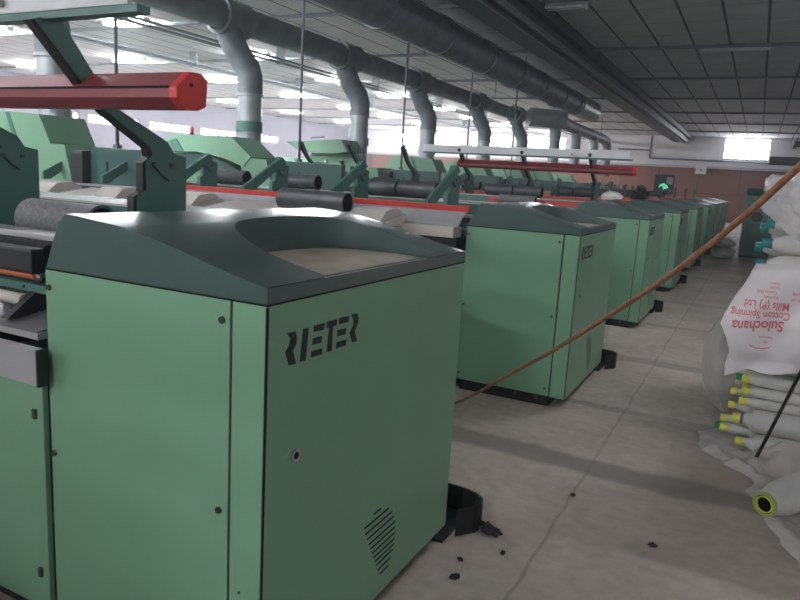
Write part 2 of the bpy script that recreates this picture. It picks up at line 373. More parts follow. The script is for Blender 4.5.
def make_cabinet():
    r = thing('machine_cabinet', '', 'cabinet')
    D, W = .79, 1.225
    b = MB(); b.box(-D+.01, -.03, .02, W-.02, .10, ZT-.005, 'dgreen'); b.build('cabinet_body', r)
    b = MB(); b.box(-D+.02, -.115, .03, W-.04, 0, .105, 'black'); 
    for x in (-.55, -.35, -.2): b.tube((x, .03, .05), (x, .012, .05), .012, 'screw', seg=10)
    b.build('plinth', r)
    # side panel facing the camera, with screws
    b = MB(); b.box(-D, -.112, 0, .02, .08, ZT, 'lgreen', .003); sp = b.build('side_panel', r)
    for x, z in ((-.775, 1.13), (-.135, 1.13), (-.14, .63), (-.775, .63), (-.775, .13), (-.14, .13)):
        s = MB(); s.tube((x, .001, z), (x, -.006, z), .009, 'screw', seg=12); s.build('screw', sp)
    b = MB(); b.box(-.112, -.104, .006, .02, .08, ZT, 'gap'); b.build('panel_gap', r)
    # corner strip and aisle door are separate sheets
    b = MB(); b.box(-.104, -.003, 0, .02, .075, ZT, 'lgreen', .003)
    b.tube((-.07, .001, .42), (-.07, -.003, .42), .004, 'screw', seg=8); b.build('corner_panel', r)
    b = MB(); b.box(-.004, .0, .0, .007, .075, ZT-.003, 'gap'); b.build('door_gap', r)
    b = MB(); b.box(-.02, .0, .008, W, .075, ZT, 'lgreen', .003); dr = b.build('door', r)
    g = MB()
    for L in LOGO: g.prism(L, 0, .0002, .0015, 'black')
    g.build('lettering', dr)
    g = MB()
    for a, c, z in SLOTS: g.box(-.001, .0015, a, c, z-.0028, z+.0028, 'gap')
    g.build('vent_slots', dr)
    g = MB(); g.tube((0, .125, .77), (.008, .125, .77), .017, 'chrome', seg=20); g.tube((.008, .125, .77), (.009, .125, .77), .010, 'gap', seg=14); g.build('lock', dr)
    b = MB(); b.box(-D, -.02, W-.02, W, .08, ZT, 'lgreen', .003); b.build('rear_panel', r)
    b = MB(); b.box(-D+.0, -.0, .0, W, ZT, ZT+.006, 'gap'); 
    # ---- lid: lofted top with D-shaped recess, floor plate in it
    OP = [(-.012, .255), (-.06, .255), (-.13, .255), (-.20, .252), (-.27, .268), (-.34, .31), (-.40, .352), (-.445, .40), (-.475, .46), (-.495, .53), (-.51, .62), (-.517, .72), (-.51, .82), (-.49, .91), (-.45, .985), (-.39, 1.02), (-.32, 1.032), (-.24, 1.03), (-.16, 1.02), (-.09, .995), (-.045, .978), (-.012, .965)]
    # resample opening densely
    dense = []
    for (p, q) in zip(OP, OP[1:]):
        for k in range(2): dense.append((p[0]+(q[0]-p[0])*k/2, p[1]+(q[1]-p[1])*k/2))
    dense.append(OP[-1]); OPN = dense
    b.build('lid_seam', r)
    b = MB(); bm = b.bm; mi = b.mi('lid')
    # top surface with a hole, by triangle fill in plan, then lifted to the profile
    e = .0
    outer = []
    xs = [p[0] for p in PROF]
    TX = [x for x in xs if x >= -.70]
    fine = []
    for a, c in zip(TX, TX[1:]):
        fine += [a, (a+c)/2]
    fine.append(TX[-1])
    # split into strips so that the surface follows the curve
    import bisect
    def in_open_y(x):
        # y-interval of opening at x
        yy = []
        P = OPN + [OPN[0]]
        for (x0, y0), (x1, y1) in zip(P, P[1:]):
            if (x0-x)*(x1-x) <= 0 and abs(x1-x0) > 1e-9: yy.append(y0 + (y1-y0)*(x-x0)/(x1-x0))
        return (min(yy), max(yy)) if len(yy) >= 2 else None
    cols = sorted(set([round(x, 4) for x in fine] + [round(-.517 + .0, 4), -.516, -.514, -.51, -.503, -.495, -.485, -.47, -.455, -.44, -.42, -.36, -.34, -.24, -.16, -.06, -.012]))
    def V(x, y, z): return bm.verts.new((x, y, z))
    rows = []
    for x in cols:
        iv = in_open_y(x) if -.5165 <= x <= -.0119 else None
        z = profz(x)
        if iv is None:
            m_ = .72
            y1, y2 = (m_, m_) if x < -.5 else (.255, .965)
        else: y1, y2 = iv
        rows.append((x, z, y1, y2, iv is not None))
    vt = []
    for x, z, y1, y2, o in rows:
        vt.append([V(x, .0, z), V(x, .018, z+.002), V(x, y1, z+.002), V(x, y2, z+.002), V(x, W-.018, z+.002), V(x, W, z)])
    fs = []
    for (A, ra), (B, rb) in zip(zip(vt, rows), zip(vt[1:], rows[1:])):
        for k in (0, 1, 3, 4):
            fs.append(bm.faces.new((A[k], B[k], B[k+1], A[k+1])))
        if not (ra[4] or rb[4]) or (ra[0] >= -.013):   # bridge outside the opening
            if abs(ra[2]-ra[3]) > 1e-6 or abs(rb[2]-rb[3]) > 1e-6: fs.append(bm.faces.new((A[2], B[2], B[3], A[3])))
    for f in fs: f.smooth = True; f.material_index = mi
    # recess walls
    zf = 1.212
    for (A, ra), (B, rb) in zip(zip(vt, rows), zip(vt[1:], rows[1:])):
        if ra[0] >= -.0165 * 33 and ra[0] >= -.5175 and rb[0] <= -.0119:
            for k in (2, 3):
                f = bm.faces.new((V(*A[k].co), V(*B[k].co), V(B[k].co.x, B[k].co.y, zf-.01), V(A[k].co.x, A[k].co.y, zf-.01))); f.smooth = True; f.material_index = mi
    # outer skirt: sides with the profile, rounded rear end, front lip
    for y in (0, W):
        bot = [V(x, y, ZT+.004) for x, z, *_ in rows]; top = [V(x, y, z) for x, z, *_ in rows]
        for i in range(len(rows)-1):
            f = bm.faces.new((bot[i], bot[i+1], top[i+1], top[i])); f.material_index = mi
        pr = [p for p in PROF if p[0] <= -.70]
        A = [V(x, y, z) for x, z in pr]; Bt = [V(x, y, ZT+.004) for x, z in pr]
        for i in range(len(pr)-1):
            f = bm.faces.new((Bt[i], Bt[i+1], A[i+1], A[i])); f.material_index = mi
    pr = [p for p in PROF if p[0] <= -.70]
    for (x0, z0), (x1, z1) in zip(pr, pr[1:]):
        f = bm.faces.new((V(x0, 0, z0), V(x1, 0, z1), V(x1, W, z1), V(x0, W, z0))); f.material_index = mi; f.smooth = True
    f = bm.faces.new((V(0, 0, ZT+.004), V(0, W, ZT+.004), V(0, W, profz(0)), V(0, 0, profz(0)))); f.material_index = mi
    f = bm.faces.new((V(0, 0, ZT+.004), V(0, W, ZT+.004), V(-.79, W, ZT+.004), V(-.79, 0, ZT+.004))); f.material_index = mi
    bmesh.ops.remove_doubles(bm, verts=bm.verts[:], dist=.0004)
    ld = b.build('lid', r, sharp=.33)
    p = MB(); p.prism([(-.014, .262), (-.13, .262), (-.27, .28), (-.40, .365), (-.475, .48), (-.50, .62), (-.505, .75), (-.48, .90), (-.44, .965), (-.30, 1.015), (-.16, 1.005), (-.014, .955)], 2, zf-.004, zf, 'tan'); p.build('recess_plate', ld)
    # bent black foot guard at the far corner
    b = MB(); pts = [(-.13, 1.50), (-.02, 1.495), (.045, 1.475), (.085, 1.44), (.095, 1.40), (.085, 1.36), (.03, 1.29)]
    A = [(x, y) for x, y in pts]; nrm = .008
    for (x0, y0), (x1, y1) in zip(A, A[1:]):
        b.prism([(x0, y0), (x1, y1), (x1-.006, y1-.008), (x0-.006, y0-.008)], 2, .0, .125, 'black')
    b.box(-.13, .0, 1.20, 1.50, .0, .012, 'black'); b.build('foot_guard', r)
    return r
P = 3.216
Y0 = 1.265; X0 = -.985
cab = make_cabinet(); cab.location = (X0, Y0, 0)
clab = ['large light green cabinet with dark green lid, nearest to the camera, with bold black lettering', 'light green cabinet behind the nearest one, with the brown rope crossing in front of it',
        'third light green cabinet from the camera in the row along the aisle', 'fourth light green cabinet from the camera along the aisle', 'fifth light green cabinet from the camera along the aisle',
        'sixth light green cabinet from the camera, in shade far down the aisle', 'seventh light green cabinet from the camera, far down the aisle', 'eighth light green cabinet from the camera, near the end of the row', 'last light green cabinet at the far end of the row']
NM = 9
for k in range(NM):
    if k == 0: tag(cab, clab[0], 'cabinet', 'machine cabinets along the aisle')
    else: dup(cab, (X0, Y0+P*k, 0), clab[k], 'machine cabinets along the aisle')
dup(cab, (X0, Y0-P, 0), 'light green cabinet standing behind the camera, outside the picture', 'machine cabinets along the aisle')

# ------------------------------------------------------------------ combing machine
# local frame: origin at world (-1.8, Y0+P*n, 0); x goes negative
PX = -.84
def base_machine(raised, px0, gdy=0.0, lid_open=False, name='combing_machine', nearest=False, tall=False, gx0=-5.4, gx1=.285, rdz=0.0):
    r = thing(name, '', 'textile machine')
    # frame body
    b = MB(); b.box(-5.4, -.01, .34, 1.05, .10, 1.0, 'dgreen', .01); b.box(-5.4, -.01, .1, .34, .35, .78, 'black'); b.build('machine_frame', r)
    b = MB(); b.box(-5.4, -.03, .06, 1.0, 0, .10, 'black'); b.build('plinth', r)
    n = 0
    for x in (-.0, -1.45, -2.9, -4.35):
        b = MB(); b.box(x-1.44, x-.008, 0, .02, .09, .86, 'lgreen', .003)
        b.box(x-.05, x-.035, -.008, 0, .72, .75, 'screw'); b.box(x-.05, x-.035, -.008, 0, .2, .23, 'screw'); b.build('lower_panel', r)
    xe = .048 if nearest else -.30
    b = MB(); b.box(-5.4, xe, -.055, -.024, .85, .955, 'silver', .004); rl = b.build('drip_rail', r)
    c = MB(); c.box(xe, xe+.006, -.056, -.022, .848, .957, 'black'); c.build('end_cap', rl)
    for x in (-.4, -2.2, -4.0):
        c = MB(); c.box(x-.03, x+.03, -.026, .34, .87, .93, 'black'); c.build('rail_bracket', r)
    # sliver table, plates and rollers
    b = MB(); b.box(-5.4, -.02, .0, .34, .965, .985, 'silver'); b.prism([(0, .985), (.20, .985), (.26, 1.03), (.05, .995)], 0, -5.4, -.03, 'gray'); b.build('sliver_table', r)
    b = MB(); b.tube((-5.4, .10, 1.045), (-.22, .10, 1.045), .020, 'cream'); b.build('top_roller', r)
    b = MB(); b.box(-5.4, -.10, .12, .17, 1.07, 1.095, 'mgreen')
    for k in range(12): b.tube((-.25-k*.45, .118, 1.083), (-.25-k*.45, .125, 1.083), .006, 'gap', seg=8)
    b.build('perforated_rail', r)
    b = MB(); b.tube((-5.4, .13, 1.125), (-.20, .13, 1.125), .016, 'orange'); b.tube((-.20, .13, 1.125), (-.17, .13, 1.125), .010, 'chrome', seg=10); b.build('orange_roller', r)
    for k in range(7):
        x = -.16+PX*k
        b = MB(); b.box(x-.24, x-.02, .10, .34, 1.13, 1.21, 'black', .01); b.prism([(.02, 1.0), (.30, 1.0), (.34, 1.13), (.20, 1.13)], 0, x-.06, x-.03, 'black'); b.tube((x-.24, .16, 1.2), (x-.02, .16, 1.2), .02, 'gap', seg=12)
        b.build('nipper_block', r)
    b = MB(); b.box(-5.4, -.04, .20, .30, 1.225, 1.245, 'silver', .004); b.box(-5.4, -.04, .20, .34, 1.19, 1.224, 'black'); b.build('feed_rail', r)
    # creel table behind
    b = MB(); b.box(-5.4, -.02, .42, 1.25, 1.0, 1.12, 'mgreen', .01); b.box(-5.4, -.02, .48, .78, 1.12, 1.19, 'cream', .01); b.box(-5.4, -.02, .80, 1.08, 1.12, 1.315, 'cream', .01); b.build('creel_table', r)
    # side plates
    plate = [(.445, 1.10), (.445, 1.38), (.485, 1.40), (.485, 1.495), (.515, 1.52), (.505, 1.55), (.54, 1.60), (.60, 1.585), (.615, 1.53), (.675, 1.52), (.675, 1.10)]
    arm = [(.445, 1.10), (.445, 1.38), (.485, 1.40), (.485, 1.495), (.515, 1.52), (.505, 1.548), (.325, 1.65), (.235, 1.73), (.085, 1.88), (.155, 1.915), (.295, 1.74), (.375, 1.66), (.585, 1.57), (.615, 1.53), (.675, 1.52), (.675, 1.10)]
    for k in range(7):
        x = px0 + PX*k
        if x < -5.6: continue
        b = MB(); pts = [(y+gdy, z) for y, z in (arm if raised else plate)]
        b.prism(pts, 0, x-.035, x, 'mgreen')
        if raised:
            # black rubber along the front edge
            e = pts[:9]
            b.prism(e + [(y-.014, z-.004) for y, z in e[::-1]], 0, x-.033, x-.002, 'black')
        pl = b.build('side_plate', r)
        b = MB()
        for y, z in ((.52, 1.49), (.60, 1.49)): b.tube((x, y+gdy, z), (x+.008, y+gdy, z), .008, 'screw', seg=10)
        b.path([(x+.004, .525+gdy, 1.48), (x+.006, .55+gdy, 1.455), (x+.006, .585+gdy, 1.435)], .004, 'black', seg=6)
        b.build('guide_slot', pl)
        if not raised:
            b = MB(); b.prism([(.60, 1.56), (.54, 1.60), (.03, 1.34), (.03, 1.27), (.10, 1.27)], 0, x+.004, x+.03, 'mgreen'); b.build('guard_arm', r)
    if raised:
        b = MB(); xr = gx1
        sec = [(.245, 1.735), (.27, 1.757), (.31, 1.757), (.335, 1.74), (.335, 1.71), (.33, 1.665), (.30, 1.652), (.25, 1.652), (.215, 1.68), (.215, 1.71)]
        sec = [(y+gdy, z) for y, z in sec]
        b.prism(sec, 0, gx0, xr, 'dred')
        # split look: dark groove along the bar
        b.box(gx0, xr, .212+gdy, .222+gdy, 1.706, 1.712, 'gap')
        br = b.build('guard_bar', r)
        c = MB(); c.prism([(y, z) for y, z in sec], 0, xr, xr+.03, 'red'); c.tube((xr+.03, .27+gdy, 1.72), (xr+.034, .27+gdy, 1.72), .006, 'gap', seg=10); c.build('bar_end_cap', br)
        b = MB(); b.box(gx0-.45, xr, .105+gdy, .15+gdy, 1.885+rdz, 1.905+rdz, 'mgreen'); b.build('guard_rail', r)
        b = MB(); b.box(gx0-.45, xr-.03, .10+gdy, .118+gdy, 1.905+rdz, 2.02+rdz*1.3, 'white', .004); tp = b.build('guard_shield', r)
        c = MB(); c.tube((-.265, .098+gdy, 1.935+rdz), (-.265, .085+gdy, 1.935+rdz), .012, 'gray', seg=12); c.build('shield_knob', tp)
    else:
        b = MB(); b.box(-3.2, .02, .02, .05, 1.275, 1.315, 'red', .004)
        b.build('guard_bar', r)
        b = MB(); b.prism([(.015, 1.275), (.022, 1.275), (-.10, 1.18), (-.107, 1.18)], 0, -3.2, .0, 'glass'); b.build('guard_shield', r)
        b = MB(); b.box(-5.4, -.01, -.16, -.01, 1.10, 1.175, 'cream', .008); b.box(-5.4, -.01, -.10, .1, .99, 1.10, 'black'); b.build('front_table', r)
        for k in range(7):
            x = -.40 + PX*k
            if x < -4.7: continue
            b = MB(); b.prism([(-.52, 1.175), (-.12, 1.235), (-.10, 1.20), (-.16, 1.16), (-.50, 1.14)], 0, x-.70, x, 'cream')
            
            if k != 1: b.prism([(-.44, 1.19), (-.36, 1.26), (-.20, 1.275), (-.12, 1.235)], 0, x-.28, x-.02, 'cream')
            b.build('lap_tray', r)
    # end housing (coiler) in light green with duct stub
    h = MB(); h.box(-6.35, -5.4, .10, .82, .1, 1.22, 'mgreen', .01); h.box(-6.8, -6.35, .10, .82, .1, 1.2, 'lgreen', .01); h.build('coiler_base', r)
    h = MB(); h.prism([(-6.4, 1.43), (-6.4, 1.64), (-5.75, 1.67), (-5.2, 1.53), (-4.98, 1.42), (-5.1, 1.36)], 1, .30, .80, 'dgreen'); h.prism([(-6.4, 1.22), (-6.4, 1.43), (-5.0, 1.38), (-4.95, 1.22)], 1, .40, .78, 'lgreen'); h.build('coiler_cover', r)
    h = MB()
    if lid_open: pts = [(-6.5, 2.02), (-5.25, 2.10), (-5.1, 1.88), (-5.4, 1.84), (-6.2, 1.86)]
    elif tall: pts = [(-6.3, 1.30), (-5.9, 1.93), (-5.35, 1.935), (-4.88, 1.91), (-4.72, 1.63), (-4.84, 1.21), (-6.2, 1.21)]
    else: pts = [(-6.45, 1.83), (-6.14, 1.92), (-5.1, 1.92), (-4.72, 1.64), (-4.86, 1.50), (-5.2, 1.60), (-5.75, 1.68), (-6.4, 1.66)]
    h.prism(pts, 1, .27 if tall else .22, .82, 'lgreen'); hd = h.build('hood', r)
    if tall:
        c = MB(); c.prism([(-5.42, 1.925), (-5.36, 1.925), (-5.2, 1.60), (-5.28, 1.22), (-5.34, 1.22), (-5.26, 1.60)], 1, .262, .272, 'mgreen'); c.build('hood_seam', hd)
    elif not lid_open:
        c = MB(); c.prism([(-6.40, 1.67), (-6.38, 1.80), (-6.15, 1.86), (-6.0, 1.68)], 1, .20, .225, 'mgreen'); c.build('hood_window', hd)
    else:
        c = MB(); c.prism([(-6.3, 1.25), (-6.1, 1.84), (-5.2, 1.84), (-4.9, 1.45), (-4.8, 1.25)], 1, .5, .8, 'lgreen')
        for q in range(9): c.box(-6.0+q*.12, -5.95+q*.12, .44, .5, 1.45+.09*(q % 3), 1.53+.09*(q % 3), 'black' if q % 2 else 'white')
        c.build('hood_interior', hd)
        c = MB(); c.path([(-6.0, .35, 2.07), (-6.0, .35, 2.12), (-5.7, .35, 2.14), (-5.7, .35, 2.09)], .012, 'gray', seg=6); c.build('hood_handle', hd)
    h = MB(); h.prism([(-4.92, 1.62), (-4.46, 1.615), (-4.35, 1.22), (-4.88, 1.20)], 1, .24, .85, 'lgreen'); h.build('sloped_panel', r)
    h = MB(); h.box(-4.36, -4.18, .22, .9, 1.18, 1.57, 'black', .04); h.build('drive_cover', r)
    h = MB(); h.box(-4.18, -3.25, .32, .42, 1.19, 1.60, 'dgreen', .01); h.box(-3.95, -3.93, .314, .32, 1.33, 1.47, 'gap'); h.build('gear_cover', r)
    return r
mlab = ['green combing machine nearest the camera, its dull red guard bar raised overhead at upper left', 'combing machine behind the nearest cabinet, with bright red lowered guard bar and clear shield',
        'third combing machine from the camera, its red guard bar raised in the middle distance', 'fourth combing machine from the camera, hood at its far end standing open', 'fifth combing machine from the camera',
        'sixth combing machine from the camera', 'seventh combing machine from the camera', 'eighth combing machine from the camera', 'last combing machine at the far end of the row']
mA = base_machine(True, -.10, nearest=True); mA.location = (-1.8, Y0, 0)
tag(mA, mlab[0], 'textile machine', 'combing machines')
mB = base_machine(False, -.33, tall=True); mB.location = (-1.8, Y0+P, 0); tag(mB, mlab[1], 'textile machine', 'combing machines')
mC = base_machine(True, -.03, .64, gx0=-1.8, gx1=.44, rdz=-.07)
b = MB(); b.box(-1.02, .03, .02, .05, 1.268, 1.312, 'red', .004); b.build('front_rail', mC); mC.location = (-1.8, Y0+2*P, 0); tag(mC, mlab[2], 'textile machine', 'combing machines')
mD = base_machine(False, -.33, 0, True); mD.location = (-1.8, Y0+3*P, 0); tag(mD, mlab[3], 'textile machine', 'combing machines')
dup(mA, (-1.8, Y0-P, 0), 'combing machine standing behind the camera, outside the picture', 'combing machines')
for k in range(4, NM): dup(mB, (-1.8, Y0+P*k, 0), mlab[k], 'combing machines')
for k in range(1, 8):
    dup(mB if k != 3 else mD, (-10.2, Y0+P*k+.6, 0), 'combing machine in the row towards the windows, %s from the camera end' % NTH[k-1], 'second row combing machines')
# red beacon on third machine's hood
bc = thing('beacon', 'small red beacon on top of the light green hood of the third machine', 'beacon', (-7.72, 8.0, 1.922))
b = MB(); b.tube((0, 0, 0), (0, 0, .03), .035, 'black'); b.build('beacon_base', bc)
b = MB(); b.lathe((0, 0, .03), (0, 0, 1), [(0, .03), (.06, .03), (.085, .018), (.095, .004)], 'red'); b.build('beacon_dome', bc)

# ------------------------------------------------------------------ lap rolls (tubes)
def make_roll(L, r_, mat, name='lap_roll'):
    b = MB()
    b.lathe((0, 0, 0), (1, 0, 0), [(0, r_), (L, r_), (L, r_*.86), (L-.12, r_*.84)], [mat, mat, 'gap'], caps=(True, True)); 
    return b.build(name)
big = make_roll(.38, .072, 'gtube'); big.location = (-2.42, Y0+.415, 1.266)
tag(big, 'speckled grey lap roll lying behind the left edge of the nearest cabinet lid', 'lap roll')
fr = make_roll(.58, .078, 'tube'); fr.location = (-3.19, Y0+P-.235, 1.283)
tag(fr, 'large dark lap roll with open end in front of the bright red bar', 'lap roll')
rl = make_roll(.36, .072, 'tube')
ord_ = ['nearest', 'second', 'third', 'fourth', 'fifth', 'sixth', 'seventh', 'eighth', 'last']
fst = True
g3 = make_roll(.42, .055, 'gtube'); g3.location = (-2.64, Y0+2*P-.08, 1.30); tag(g3, 'grey lap roll interrupting the short bright red rail behind the second cabinet', 'lap roll')
nth = ['first', 'second', 'third', 'fourth', 'fifth', 'sixth', 'seventh', 'eighth', 'ninth', 'tenth']
for k in range(0, NM):
    for q in range(10):
        if k == 0 or (k > 4 and q > 5) or k > 6 or (q > 1 and q % 2 == 0): continue
        x = -1.8 - 1.0 - .84*(q//2) - .38*(q % 2)
        loc = (x, Y0+P*k+.935, 1.388)
        lb = '%s dark lap roll from the aisle on the creel of the %s combing machine' % (nth[q if q < 2 else (q+1)//2], ord_[k])
        if fst: rl.location = loc; tag(rl, lb, 'lap roll', 'lap rolls on the creels'); fst = False
        else:
            c = rl.copy(); COL.objects.link(c); c.location = loc; c['label'] = lb

# ------------------------------------------------------------------ ducts
def flange(parent, x, y, z, r_, ax=1):
    b = MB(); d = [0, 0, 0]; d[ax] = .04
    b.lathe((x - d[0], y - d[1], z - d[2]), d, [(0, r_), (0, r_+.03), (.08, r_+.03), (.08, r_)], 'ddark', seg=28, caps=(False, False)); b.build('duct_flange', parent)
d1 = thing('main_air_duct', 'widest dark round duct running along the ceiling with ribbed joints and open end', 'air duct', (-5.5, -3, 0))
def rel(o, x, y, z): return (x - o.location.x, y - o.location.y, z - o.location.z)
b = MB(); b.lathe((0, 0, 4.02), (0, 1, 0), [(0, .325), (25.2, .325), (25.2, .34), (26.8, .34), (26.82, .34), (27.6, .35), (27.6, .31), (26.9, .28)], ['ddark']*2 + ['galv']*3 + ['galv', 'gap'], seg=32); b.build('duct_pipe', d1)
for y in (9.0, 11.2, 13.4, 15.6, 17.6, 19.6, 21.6, 23.4): flange(d1, 0, y+1.4, 4.02, .325)
for y in (8, 14, 20, 26):
    b = MB(); b.tube((0, y, 4.30), (0, y, ZC), .012, 'conduit', seg=6); b.build('hanger_rod', d1)
d2 = thing('extraction_duct', 'grey round duct with drop pipes curving down beside each machine, left of the widest duct', 'air duct', (-7.67, -3, 0))
z2 = 3.80; r2 = .205
b = MB(); b.tube((0, 0, z2), (0, 26.6, z2-.06), r2*1.18, 'ddark', r2*.9, seg=28); b.build('duct_pipe', d2)
PY = [5.50, 8.98, 12.4, 15.7, 19.6, 23.3]
for i, y in enumerate(PY):
    yl = y + 3
    z0 = z2-.05
    b = MB(); pts = [(-.02, yl-.27, z0), (.03, yl-.24, z0-.27), (.10, yl-.13, z0-.52), (.20, yl-.02, z0-.71), (.24, yl, z0-.86), (.24, yl, 2.6)]
    b.path(pts, .20, 'ddark', seg=22); b.build('pipe_elbow', d2)
    b = MB(); b.path([(.24, yl, 2.62), (.24, yl, 0)], .188, 'galv', seg=22); b.build('drop_pipe', d2)
    for zc, hh, mt in ((2.6, .04, 'galv'), (2.05, .16, 'mgreen' if i == 1 else 'galv')):
        b = MB(); b.lathe((.24, yl, zc), (0, 0, 1), [(0, .188), (0, .215), (hh, .215), (hh, .188)], mt, caps=(False, False)); b.build('pipe_collar', d2)
    b = MB(); b.lathe((0, yl-.5, z0), (0, 1, 0), [(0, r2*1.1), (0, r2*1.35), (.05, r2*1.35), (.3, r2*1.28), (.55, r2*1.28), (.6, r2*1.35), (.62, r2*1.1)], 'ddark', caps=(False, False)); b.build('tee_joint', d2)
for y in (6.4, 12, 18, 24):
    b = MB(); b.tube((0, y-.1, z2+.18), (0, y-.1, ZC), .012, 'conduit', seg=6); b.build('hanger_rod', d2)
d3 = thing('silver_air_duct', 'shiny silver duct beyond the end of the widest duct, with four short drop pipes', 'air duct', (-6.5, 22.4, 0))
b = MB(); b.lathe((-.5, 0, 3.62), (.8, .6, -.02), [(0, .27), (.05, .30), (1.2, .30), (1.25, .26)], 'galv', seg=28); b.build('duct_stub', d3)
b = MB(); b.path([(.3, .7, 3.6), (.15, 2, 3.6), (.05, 4, 3.6), (0, 9.6, 3.6), (0, 10.3, 3.55), (0, 10.6, 3.3), (0, 10.65, 2.0)], .21, 'ddark', seg=20); b.build('duct_pipe', d3)
for y in (1.2, 4.2, 7.4):
    b = MB(); b.path([(.05, y-.1, 3.58), (.1, y, 3.2), (.1, y, 2.0)], .19, 'galv', seg=18); b.build('drop_pipe', d3)
b = MB(); b.tube((0, 5, 3.7), (0, 5, ZC), .012, 'conduit', seg=6); b.tube((0, 9, 3.7), (0, 9, ZC), .012, 'conduit', seg=6); b.build('hanger_rod', d3)
# red hoop near the far duct
# thin vertical drop conduits to each machine
pole = None
for i, (y) in enumerate([5.05, 8.27, 11.5, 14.7, 17.9]):
    lb = 'thin grey vertical conduit dropping from the ceiling, %s from the camera' % NTH[i]
    if pole is None:
        b = MB(); b.tube((0, 0, 1.61), (0, 0, ZC), .018, 'conduit', seg=8); b.box(-.03, .03, -.03, .03, 1.602, 1.65, 'conduit'); pole = b.build('drop_conduit'); o = pole
    else: o = pole.copy(); COL.objects.link(o)
    o.location = (-6.0, y+.1, 0); tag(o, lb, 'conduit', 'vertical drop conduits')
for i, (x) in enumerate([-9.5, -11.5, -14.5]):
    o = MB(); o.tube((0, YN, 0), (0, YF-.3, 0), .035, 'conduit', seg=8)
    o.tube((.15, YN, .05), (.15, YF-.3, .05), .03, 'conduit', seg=8)
    for y in range(0, 40, 5): o.box(-.06, .2, y-.01, y+.01, -.05, ZC-4.2, 'conduit')
    o = o.build('cable_tray'); o.location = (x, 0, 4.2); tag(o, 'pair of dark conduits under the ceiling, %s run beyond the ducts' % NTH[i], 'conduit', 'ceiling conduits')

# ------------------------------------------------------------------ far wall fittings
w = thing('wall_conduit', 'dark conduit stepping down and running along the white far wall band', 'conduit', (-6.4, YF-.06, 0))
b = MB(); b.path([(-1.2, 0, 3.72), (.55, 0, 3.72), (.57, 0, 3.72), (.57, 0, 3.3), (.6, 0, 3.28), (6.6, 0, 3.24), (9.9, 0, 3.2)], .045, 'conduit', seg=8); b.path([(.57, 0, 3.3), (.57, 0, 4.5)], .04, 'conduit', seg=8); b.build('conduit_pipe', w)
b = MB(); b.box(-3.33, -2.78, YF-.16, YF-.02, 2.52, 2.93, 'white', .02); b.tube((-3.05, YF-.165, 2.73), (-3.05, YF-.158, 2.73), .06, 'conduit', seg=12)
tag(b.build('wall_box'), 'small white box under the white band on the far wall', 'electrical box')
s = thing('indicator_board', 'dark board with a glowing green light in front of the far brown wall', 'sign', (-3.55, 30.5, 0))
b = MB(); b.box(-.05, .05, -.05, .05, 0, 1.5, 'black'); b.build('stand', s)
b = MB(); b.box(-.38, .38, -.08, .06, 1.35, 2.15, 'black', .02); b.box(.1, .34, -.09, -.08, 1.75, 2.05, 'gray'); b.build('board', s)
b = MB(); b.prism([(-.2, 1.58), (-.15, 1.74), (0, 1.80), (.16, 1.70), (.2, 1.62), (.0, 1.54)], 1, -.10, -.082, 'glow'); b.build('green_light', s)
for i, (x, y) in enumerate([(-5.6, 25.55), (-5.1, 26.3)]):
    f = thing('frame_rack', ['nearer thin grey open metal frame before the brown far wall', 'farther thin grey open metal frame before the brown far wall'][i], 'rack', (x, y, 0))
    for q, (a, c, e, g) in enumerate([(-.5, -.46, 0, 2.2), (.46, .5, 0, 2.2)]):
        b = MB(); b.box(a, c, -.02, .02, e, g, 'gray'); b.build('post', f)
    b = MB(); b.box(-.5, .5, -.02, .02, 2.16, 2.2, 'gray'); b.box(-.5, .5, -.02, .02, 1.5, 1.53, 'gray'); b.build('crossbar', f)

# green machine and sacks at the end of the aisle
g = thing('dark_green_machine', 'dark green machine standing at the far end of the aisle, left of the roll stack', 'machine', (.02, 18.75, 0))
b = MB(); b.box(-.30, .36, 0, .9, .05, 1.35, 'mgreen', .02); b.box(-.28, .34, .02, .88, 0, .06, 'black'); b.build('machine_body', g)
b = MB(); b.prism([(0, 1.35), (0, 1.5), (.3, 1.68), (.9, 1.68), (.9, 1.35)], 0, -.30, .36, 'dgreen'); b.tube((.0, -.005, 1.0), (.0, .0, 1.0), .12, 'black', seg=20); b.build('machine_top', g)
b = MB(); b.box(-.22, .28, -.012, 0, .2, .85, 'dgreen', .004); b.build('access_door', g)
for i, (x, y, z, a) in enumerate([(-.60, 17.85, .13, .1), (-.60, 18.42, .13, -.2), (-.60, 18.1, .36, .3)]):
    b = MB(); b.blob((0, 0, 0), (.25, .24, .12), 'sacks', 3, .15); o = b.build('sack'); o.location = (x, y, z); o.rotation_euler = (0, 0, a)
    tag(o, ['front white sack on the floor at the far end of the aisle', 'rear white sack beside the dark green machine', 'white sack lying on top of the two others at the far aisle end'][i], 'sack', 'sacks at the aisle end')
b = MB(); b.blob((0, 0, 0), (.13, .13, .075), 'cotton', 3, .08, .5); o = b.build('cotton_heap'); o.location = (-1.9, 11.35, 1.34)
o.location = (-1.60, 8.74, 1.385); tag(o, 'small pale heap of cotton lying on the rear edge of the third cabinet lid', 'cotton')
b = MB(); b.blob((0, 0, 0), (.12, .1, .11), 'black', 3, .35, .6); o = b.build('black_bundle'); o.location = (-1.64, 11.15, 1.41)
tag(o, 'small black bundle lying on the fourth cabinet lid, beyond the cotton heap', 'bundle')

